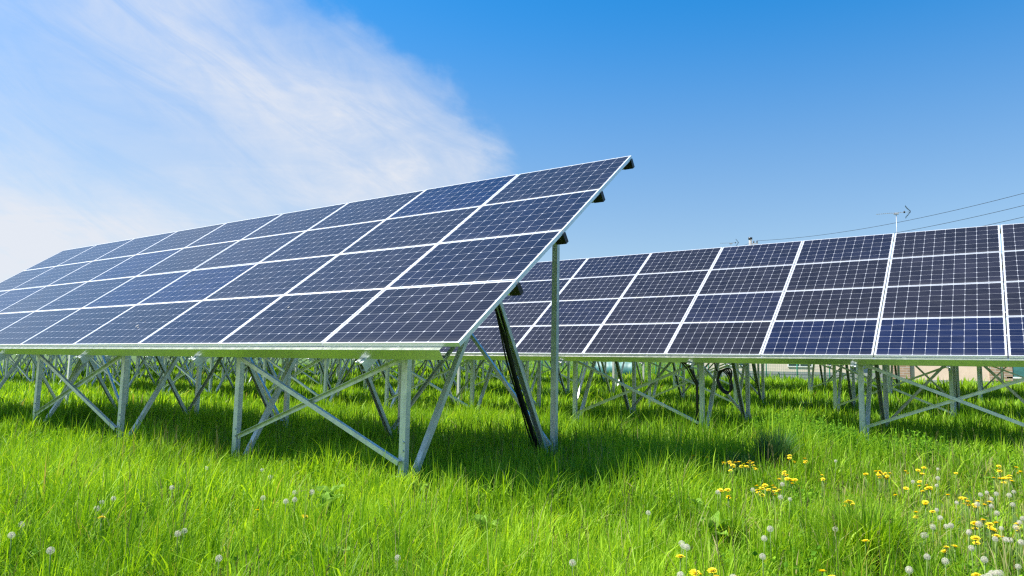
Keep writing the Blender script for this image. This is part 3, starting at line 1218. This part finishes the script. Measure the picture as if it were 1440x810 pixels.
def leafy_weed(loc, rad, hgt, n, label, seed):
    r = random.Random(seed)
    root = empty('leafy_weed', (loc[0], loc[1], ground_z(*loc)))
    tag(root, label, 'plant', 'bushy weeds between the first and second rows')
    bm = bmesh.new()
    bs = bmesh.new()
    for s in range(n):
        a = r.uniform(0, 6.28)
        d = rad * math.sqrt(r.random())
        bx_, by_ = d * math.cos(a) * .6, d * math.sin(a) * .6
        tx, ty = d * math.cos(a), d * math.sin(a)
        hh = hgt * r.uniform(.7, 1.1) * (1 - .35 * (d / rad) ** 2)
        tube(bs, [(bx_, by_, 0), (tx, ty, hh)], 0.003, 4)
        for j in range(22):
            t = 0.25 + 0.75 * j / 22
            c = Vector((bx_ + (tx - bx_) * t, by_ + (ty - by_) * t, hh * t))
            leaf_quads(bm, c, Vector((r.uniform(-1, 1), r.uniform(-1, 1), r.uniform(0, .8))), r.uniform(.022, .045), 0, r.random())
    me = mesh_of('leaves', bm, HERB)
    leaf_attr(me, seed)
    link('leaves', me, root)
    ms = mesh_of('stems', bs, HERB)
    leaf_attr(ms, seed)
    link('stems', ms, root)


leafy_weed((-2.75, 11.2), 0.60, 0.66, 130, 'light green leafy weed below the open stretch of second row shade', 1)
leafy_weed((-1.95, 10.1), 0.55, 0.58, 120, 'bushy leafy weed at the foot of the second row front post', 2)
leafy_weed((-2.3, 10.7), 0.50, 0.56, 90, 'smaller leafy weed between the two bushier ones', 3)
leafy_weed((-1.05, 10.3), 0.50, 0.48, 80, 'leafy weed right of the second row front post', 4)


def grass_tuft(loc, rad, hgt, n, w, mat, label, seed, lean=.38):
    r = np.random.RandomState(seed)
    a = r.uniform(0, 6.28, n)
    d = rad * 0.35 * np.sqrt(r.rand(n))
    x, y = loc[0] + d * np.cos(a), loc[1] + d * np.sin(a)
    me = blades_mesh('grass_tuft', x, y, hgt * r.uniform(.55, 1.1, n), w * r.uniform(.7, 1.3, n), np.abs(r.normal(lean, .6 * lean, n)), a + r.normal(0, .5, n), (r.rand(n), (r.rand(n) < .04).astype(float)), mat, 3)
    co = np.empty(len(me.vertices) * 3, np.float32)
    me.vertices.foreach_get('co', co)
    co = co.reshape(-1, 3)
    z = ground_z(*loc)
    co -= np.array([loc[0], loc[1], z], np.float32)
    me.vertices.foreach_set('co', co.ravel())
    o = link('grass_tuft', me, None, (loc[0], loc[1], z))
    tag(o, label, 'grass tuft', 'single grass tufts that stand out of the meadow')


grass_tuft((-2.18, 8.30), 0.34, 0.60, 750, 0.006, TUFT, 'dark blue-green grass tuft ringed by yellow dandelions', 1, .24)
grass_tuft((-0.72, 4.80), 0.40, 0.50, 1300, 0.006, GRASS, 'tall dense green grass tuft just left of the white dandelion patch', 2)
grass_tuft((-2.42, 7.95), 0.25, 0.33, 350, 0.006, TUFT, 'small dark grass tuft left of the larger blue-green tuft', 3)
grass_tuft((-1.55, 4.75), 0.22, 0.36, 400, 0.006, GRASS, 'narrow green grass tuft beside the pale broad leaves', 5)

# broad-leaved docks
DOCKM, _t, _b, _N = new_mat('dock_leaf')
_tc = node(_t, 'ShaderNodeTexCoord')
_c = _N.mix(_N.ramp(_N.noise(_tc.outputs['Object'], 18, 4, .6), .3, .7), (0.12, 0.27, 0.02), (0.27, 0.46, 0.06))
_t.links.new(_c, _b.inputs['Base Color'])
_b.inputs['Specular IOR Level'].default_value = 0.15
_b.inputs['Roughness'].default_value = 0.6
_tr = node(_t, 'ShaderNodeBsdfTranslucent')
_t.links.new(_c, _tr.inputs['Color'])
_mx = node(_t, 'ShaderNodeMixShader')
_mx.inputs[0].default_value = 0.3
_t.links.new(_b.outputs[0], _mx.inputs[1])
_t.links.new(_tr.outputs[0], _mx.inputs[2])
_t.links.new(_mx.outputs[0], _t.nodes['Material Output'].inputs['Surface'])


def dock_leaf_mesh(L, Wd, seed):
    r = random.Random(seed)
    bm = bmesh.new()
    n = 8
    rows = []
    ph = r.uniform(0, 6)
    for i in range(n + 1):
        t = i / n
        w = Wd * (math.sin(math.pi * min(1, t * .92 + .08)) ** .7) * (1 - .25 * t) * 0.5 if 0 < i < n else 0.004
        cx = L * t * .8
        cz = L * (0.75 * t - 0.55 * t * t)
        rip = 0.012 * math.sin(t * 9 + ph)
        rows.append([bm.verts.new((cx, -w, cz + .35 * w + rip)), bm.verts.new((cx, 0, cz)), bm.verts.new((cx, w, cz + .35 * w - rip))])
    for i in range(n):
        for k in range(2):
            bm.faces.new((rows[i][k], rows[i + 1][k], rows[i + 1][k + 1], rows[i][k + 1]))
    return mesh_of('leaf', bm, DOCKM, True)


def dock(loc, size, n, label, seed):
    r = random.Random(seed)
    root = empty('dock_plant', (loc[0], loc[1], ground_z(*loc) + 0.10))
    tag(root, label, 'plant', 'broad-leaved weeds in the grass')
    for i in range(n):
        me = dock_leaf_mesh(size * r.uniform(.7, 1.1), size * r.uniform(.32, .45), seed * 20 + i)
        l = link('leaf', me, root, (0, 0, 0), (0, -r.uniform(.15, .85), i * 6.28 / n + r.uniform(-.3, .3)))


dock((-4.06, 3.55), .24, 8, 'broad-leaved dock with dark leaves left of the nearest post in the foreground', 1)
dock((-4.33, 3.80), .22, 7, 'pale green dock beside the darker dock in the left foreground', 2)
dock((-2.84, 3.80), .18, 6, 'light green dock alone in the grass at the bottom middle', 3)
dock((-1.95, 5.30), .18, 6, 'small pale dock nearest the end of the big shadow', 4)
dock((-1.60, 4.62), .22, 7, 'large dock with a drooping pale leaf beside three seed heads', 5)
dock((-3.05, 2.75), .20, 5, 'dock half hidden in grass at the bottom edge', 6)
dock((-4.1, 4.55), .17, 5, 'small dock behind the nearest front post in shade', 7)

# ---------------------------------------------------------------- dandelions
YELM = plain_mat('dandelion_yellow', (0.90, 0.69, 0.010), 0.6, 0, 0.12, 60)
STEMM = plain_mat('dandelion_stem', (0.20, 0.30, 0.07), 0.5)
FLUFF, _t, _b, _N = new_mat('dandelion_fluff')
_b.inputs['Base Color'].default_value = (0.80, 0.75, 0.63, 1)
_b.inputs['Roughness'].default_value = 0.9
_tr = node(_t, 'ShaderNodeBsdfTranslucent')
_tr.inputs['Color'].default_value = (0.8, 0.78, 0.72, 1)
_mx = node(_t, 'ShaderNodeMixShader')
_mx.inputs[0].default_value = 0.4
_t.links.new(_b.outputs[0], _mx.inputs[1])
_t.links.new(_tr.outputs[0], _mx.inputs[2])
_t.links.new(_mx.outputs[0], _t.nodes['Material Output'].inputs['Surface'])
COREM = plain_mat('dandelion_core', (0.20, 0.15, 0.08), 0.8)


def yellow_head(seed):
    r = random.Random(seed)
    bm = bmesh.new()
    for ring, (n, rr, lift, L) in enumerate(((22, .004, .10, .019), (18, .003, .45, .016), (14, .002, .9, .012), (8, .001, 1.5, .009))):
        for i in range(n):
            a = 6.2832 * i / n + r.uniform(-.1, .1) + ring * .2
            d = Vector((math.cos(a), math.sin(a), lift + r.uniform(-.08, .08))).normalized()
            s = Vector((-math.sin(a), math.cos(a), 0)) * .0021
            c = Vector((math.cos(a) * rr, math.sin(a) * rr, .001 * ring))
            l = L * r.uniform(.85, 1.1)
            bm.faces.new([bm.verts.new(p) for p in (c - s * .6, c + s * .6, c + d * l + s, c + d * l - s)])
    tube(bm, [(0, 0, -.012), (0, 0, 0.001)], [.004, .006], 8, mi=1)
    return mesh_of('flower_head', bm, [YELM, STEMM])


def fluff_head(seed):
    r = random.Random(seed)
    bm = bmesh.new()
    R = .0152
    for i in range(150):
        z = 1 - 2 * (i + .5) / 150
        if z < -.88:
            continue
        a = i * 2.39996
        q = math.sqrt(1 - z * z)
        d = Vector((q * math.cos(a), q * math.sin(a), z))
        e = d * R * r.uniform(.94, 1.04)
        s1 = d.cross(Vector((.3, .5, .8))).normalized()
        s2 = d.cross(s1)
        for k in range(3):
            an = k * 1.047 + r.uniform(0, .5)
            w = (s1 * math.cos(an) + s2 * math.sin(an))
            t = w.cross(d) * .0005
            bm.faces.new([bm.verts.new(p) for p in (e - w * .0027, e + t - d * .0005, e + w * .0027, e - t - d * .0005)])
        t = s1 * .00025
        bm.faces.new([bm.verts.new(p) for p in (d * .003 - t, d * .003 + t, e)])
    bmesh.ops.create_icosphere(bm, subdivisions=1, radius=.004)
    for f in bm.faces:
        if all(v_.co.length < .0042 for v_ in f.verts) and len(f.verts) == 3 and f.calc_area() > 3e-6:
            f.material_index = 1
    return mesh_of('seed_head', bm, [FLUFF, COREM])


YH = [yellow_head(i) for i in range(4)]
WH = [fluff_head(i) for i in range(3)]


def stem_meshes():
    out = []
    for i in range(5):
        r = random.Random(i + 50)
        bm = bmesh.new()
        dx, dy = r.uniform(-.03, .03), r.uniform(-.03, .03)
        tube(bm, [(-dx, -dy, -.02), (-dx * .6, -dy * .6, .10), (-dx * .15, -dy * .15, .2), (0, 0, .29)], .0024, 6)
        out.append(mesh_of('stem', bm, STEMM))
    return out


STEMS = stem_meshes()


def dandelion(x, y, yellow, i, label, group):
    r = random.Random(i * 7 + (1 if yellow else 0))
    hh = r.uniform(.24, .31) if yellow else r.uniform(.28, .34)
    root = empty('dandelion', (x, y, ground_z(x, y)))
    tag(root, label, 'dandelion', group)
    s = link('stem', STEMS[i % 5], root)
    s.scale = (1, 1, hh / .29)
    k = r.uniform(.80, 1.12) if yellow else r.uniform(.85, 1.2)
    h = link('flower_head' if yellow else 'seed_head', (YH[i % 4] if yellow else WH[i % 3]), root, (0, 0, hh), (r.uniform(-.45, .25), r.uniform(-.3, .3), r.uniform(0, 6)))
    h.scale = (k, k, k)


FLOWERS = [
    ['yellow dandelions in the row behind the dark tuft', 'yellow dandelion flower in the thin row just left of the dark blue-green tuft', True, [[-2.68, 7.12],[-2.66, 7.1],[-2.66, 7.1],[-2.56, 7.23],[-2.03, 7.04],[-2.11, 7.27],[-2.2, 7.11],[-2.14, 6.98],[-2.32, 7.02],[-2.16, 6.78],[-2.14, 7.21],[-2.13, 7.23],[-2.18, 7.2],[-2.23, 6.74],[-2.27, 7.06],[-1.99, 6.95],[-2.15, 6.76],[-2.12, 6.93],[-2.17, 6.75],[-2.05, 6.85],[-2.09, 7.18],[-2.24, 7.12],[-2.3, 7.12],[-2.19, 6.92]]],
    ['yellow dandelions in the dense clump before the dark tuft', 'yellow dandelion flower in the dense clump just in front of the dark blue-green tuft', True, [[-1.64, 5.74],[-1.63, 5.92],[-1.55, 5.91],[-1.61, 5.85],[-1.61, 6.08],[-1.57, 6.12],[-1.52, 5.76],[-1.62, 5.7],[-1.6, 5.82],[-1.71, 5.99],[-1.58, 5.66],[-1.6, 5.73],[-1.48, 5.75],[-1.62, 5.91],[-1.56, 5.76],[-1.61, 5.72],[-1.51, 5.76],[-1.6, 5.64],[-1.64, 6.57],[-1.54, 6.4],[-1.57, 6.38],[-1.6, 6.61],[-1.63, 6.64],[-1.66, 6.64],[-1.53, 6.38],[-1.66, 6.68],[-1.55, 6.56],[-1.62, 6.63]]],
    ['yellow dandelions right behind the dark tuft', 'yellow dandelion flower just right of the top of the dark blue-green tuft', True, [[-1.85, 7.85],[-1.88, 7.93],[-1.89, 7.79],[-1.91, 7.88],[-1.77, 7.97],[-1.73, 7.75],[-1.74, 7.79]]],
    ['yellow dandelions beside the lone seed head left of the dark tuft', 'yellow dandelion flower beside the lone seed head left of the dense yellow clump', True, [[-1.76, 5.4],[-1.74, 5.35],[-1.75, 5.4],[-1.81, 5.39],[-1.83, 5.44]]],
    ['yellow dandelions in a small bunch between tuft and band', 'yellow dandelion flower in the small bunch between the dark tuft and the wide clump', True, [[-1.35, 6.7],[-1.37, 6.78],[-1.38, 6.81]]],
    ['yellow dandelions in the wide clump below the leafy weeds', 'yellow dandelion flower in the wide clump below the leafy weeds', True, [[-0.98, 7.23],[-0.92, 7.41],[-0.99, 7.46],[-1.04, 7.44],[-0.93, 7.32],[-0.99, 7.3],[-0.94, 7.37],[-0.95, 7.34],[-0.99, 7.32],[-1.01, 7.39],[-0.94, 7.37],[-0.99, 7.24],[-0.96, 7.4],[-1.11, 7.29],[-1.1, 7.28]]],
    ['yellow dandelions in the little bunch in mid meadow', 'yellow dandelion flower in the little bunch alone in the middle grass', True, [[-0.97, 5.61],[-0.96, 5.62],[-0.99, 5.64],[-0.95, 5.62],[-0.98, 5.59],[-0.95, 5.66]]],
    ['yellow dandelions before the second row post', 'yellow dandelion flower between the wide clump and the right clump, below the weeds', True, [[-0.82, 7.84],[-0.86, 8.01],[-0.73, 7.78],[-0.69, 7.88],[-0.7, 7.83],[-0.44, 8.02]]],
    ['yellow dandelions around the stacked seed heads right of the weeds', 'yellow dandelion flower near the small stack of seed heads below the weeds', True, [[-0.76, 6.39],[-0.74, 6.9],[-0.56, 6.8],[-0.56, 6.82],[-0.64, 6.89],[-0.58, 6.81],[-0.61, 6.78],[-0.57, 6.98],[-0.59, 6.92],[-0.64, 6.9],[-0.53, 6.04],[-0.53, 6.05],[-0.55, 5.63],[-0.55, 5.62],[-0.46, 5.7]]],
    ['yellow dandelions in the rightmost far clump', 'yellow dandelion flower in the dense clump farthest back at the right edge', True, [[-0.12, 8.71],[-0.1, 8.72],[-0.11, 8.63],[-0.1, 8.11],[-0.06, 8.11],[-0.07, 7.96],[-0.07, 7.64],[-0.03, 7.96],[-0.03, 7.84],[-0.1, 8.05],[-0.07, 7.85],[-0.01, 7.69],[-0.07, 7.97],[-0.02, 8.2],[-0.14, 7.78],[0.06, 8.56],[0.06, 8.36],[0.04, 8.47],[0.03, 8.49]]],
    ['yellow dandelions among the back row of seed heads', 'yellow dandelion flower among the back line of seed heads at the right', True, [[-0.41, 6.4],[-0.3, 6.37],[-0.32, 6.41],[-0.3, 6.4],[-0.23, 6.36],[-0.15, 6.4],[-0.24, 6.32],[-0.27, 6.29],[-0.22, 6.36],[-0.18, 6.34],[-0.28, 6.29]]],
    ['yellow dandelions among the dry seed head patch', 'yellow dandelion flower inside the dry patch crowded with seed heads', True, [[-0.13, 5.35],[-0.11, 5.47],[-0.13, 5.46],[-0.1, 5.46],[-0.21, 5.42],[-0.21, 5.41],[-0.21, 5.45],[0.02, 5.63],[0.01, 5.62],[0.01, 5.6],[-0.32, 4.58],[-0.31, 4.57],[-0.28, 4.71],[-0.17, 5.59],[-0.07, 5.25],[-0.11, 5.14],[-0.1, 5.22],[-0.19, 4.98],[-0.19, 4.91]]],
    ['single yellow dandelions in the foreground', ['yellow dandelion flower paired above the tall dense grass tuft', 'yellow dandelion flower large and bright just below the three stacked seed heads', 'yellow dandelion flower small, right of the large one below the stacked seed heads', 'yellow dandelion flower open and broad, alone left of the tall green tuft at the bottom', 'yellow dandelion flower at the very bottom below the stacked seed heads', 'yellow dandelion flower at the bottom edge under the broad open one', 'yellow dandelion flower orange-yellow near the drooping pale dock leaf', 'yellow dandelion flower at the bottom left of the tall dense tuft', 'yellow dandelion flower half hidden at the bottom left of the tall dense tuft', 'yellow dandelion flower large beside the crowded seed heads at the bottom right'], True, [[-0.67, 4.35],[-1.32, 3.34],[-1.22, 3.33],[-1.14, 3.34],[-1.19, 3.18],[-1.12, 3.21],[-1.05, 3.34],[-0.7, 3.61],[-0.73, 3.55],[-0.16, 4.0]]],
    ['single yellow dandelions in the left meadow', ['yellow dandelion flower single and small in the left foreground grass', 'yellow dandelion flower small, under a seed head left of the nearest post', 'yellow dandelion flower single orange-yellow one above the left docks'], True, [[-4.27, 2.09],[-3.99, 2.92],[-3.61, 2.99]]],
    ['single dandelion seed heads in the right meadow', ['white round dandelion seed head alone behind the wide yellow clump', 'white round dandelion seed head at the left end of the dense yellow clump', 'white round dandelion seed head beside the yellow pair left of the dense clump', 'white round dandelion seed head at the right end of the dense yellow clump', 'white round dandelion seed head just below the right end of the dense yellow clump', 'white round dandelion seed head lowest right of the dense yellow clump', 'white round dandelion seed head alone in the middle grass above the tall dense tuft', 'white round dandelion seed head left one of the touching pair in mid meadow', 'white round dandelion seed head right one of the touching pair in mid meadow', 'white round dandelion seed head alone below the touching pair', 'white round dandelion seed head topmost of the three stacked ones', 'white round dandelion seed head middle one of the three stacked ones', 'white round dandelion seed head lowest of the three stacked ones', 'white round dandelion seed head at the bottom under the large yellow flower', 'white round dandelion seed head cut by the bottom edge beside the pale dock leaf', 'white round dandelion seed head largest one, right of the tall dense tuft', 'white round dandelion seed head beside the tall dense tuft at the bottom', 'white round dandelion seed head alone between the yellow clumps of the dry patch'], False, [[-1.41, 7.59],[-1.64, 5.63],[-1.79, 5.27],[-1.45, 5.74],[-1.38, 5.41],[-1.26, 5.18],[-0.86, 4.56],[-1.14, 4.11],[-1.11, 4.12],[-1.0, 3.57],[-1.45, 3.69],[-1.39, 3.56],[-1.33, 3.45],[-1.24, 3.14],[-1.03, 3.22],[-0.37, 4.19],[-0.42, 3.9],[-0.34, 6.12]]],
    ['single dandelion seed heads in the left meadow', ['white round dandelion seed head before the second post of the nearest array', 'white round dandelion seed head left one of the pair before the nearest post', 'white round dandelion seed head right one of the pair before the nearest post', 'white round dandelion seed head directly above the small yellow flower', 'white round dandelion seed head alone left of the pair before the nearest post', 'white round dandelion seed head bigger one of the left meadow trio', 'white round dandelion seed head right one of the left meadow trio', 'white round dandelion seed head topmost of the left meadow trio', 'white round dandelion seed head ragged one at the far left', 'white round dandelion seed head lowest one at the left, near the bottom edge', 'white round dandelion seed head at the bottom, left of the docks', 'white round dandelion seed head left one of the low pair left of the docks', 'white round dandelion seed head right one of the low pair left of the docks', 'white round dandelion seed head farthest left, almost at the photo edge'], False, [[-5.32, 3.39],[-4.9, 3.61],[-4.82, 3.63],[-4.1, 3.04],[-4.7, 2.75],[-4.62, 2.23],[-4.61, 2.25],[-4.81, 2.42],[-4.56, 1.8],[-3.65, 1.57],[-2.98, 1.99],[-3.69, 2.21],[-3.63, 2.21],[-4.13, 1.59]]],
    ['single dandelion seed heads in the middle meadow', ['white round dandelion seed head topmost above the left docks', 'white round dandelion seed head lower one above the left docks', 'white round dandelion seed head right one above the left docks', 'white round dandelion seed head leftmost one above the left docks', 'white round dandelion seed head alone at the bottom middle', 'white round dandelion seed head alone in the grass before the big shadow', 'white round dandelion seed head alone at the bottom, right of the middle'], False, [[-4.13, 3.32],[-3.89, 3.13],[-3.83, 3.22],[-3.89, 3.06],[-2.31, 2.45],[-1.87, 4.21],[-1.72, 3.01]]],
    ['seed heads below the leafy weeds', 'white round dandelion seed head in the loose stack below the weeds at the right', False, [[-0.59, 8.08],[-0.52, 7.07],[-0.5, 6.66],[-0.7, 7.02],[-0.42, 5.52],[-0.4, 5.5]]],
    ['seed heads in the back line at the right', 'white round dandelion seed head in the back line of seed heads at the right', False, [[-0.21, 6.63],[-0.17, 6.67],[-0.14, 6.53],[-0.11, 6.72],[-0.03, 6.81],[-0.0, 6.92],[-0.21, 5.92],[-0.13, 5.93],[-0.1, 5.98],[-0.01, 6.36]]],
    ['seed heads in the dry patch', 'white round dandelion seed head inside the crowded dry patch at the right', False, [[-0.32, 5.12],[-0.4, 4.94],[-0.43, 4.83],[-0.43, 4.72],[-0.33, 4.91],[-0.23, 5.15],[-0.18, 5.17],[-0.22, 4.86],[-0.1, 5.0],[-0.07, 5.15],[-0.05, 5.06],[0.0, 5.18],[0.02, 4.99],[0.04, 5.77],[0.02, 5.52],[-0.03, 5.02]]],
    ['seed heads in the bottom right cluster', 'white round dandelion seed head in the tight cluster at the bottom right corner', False, [[-0.13, 4.15],[-0.1, 4.09],[-0.07, 4.09],[-0.08, 4.02],[-0.13, 3.98],[-0.11, 3.96]]],
    ['seed heads below the dry patch', ['white round dandelion seed head small, below the left side of the dry patch', 'white round dandelion seed head round and clear below the dry patch centre', 'white round dandelion seed head at the right edge above the bottom cluster'], False, [[-0.29, 4.15],[-0.19, 4.39],[0.0, 4.37]]],
]
for _g, _lab, _yel, _pts in FLOWERS:
    for _k in range(len(_pts)):
        _l = _lab if isinstance(_lab, str) else _lab[_k]
        dandelion(_pts[_k][0], _pts[_k][1], _yel, _k + len(_g), _l, _g)
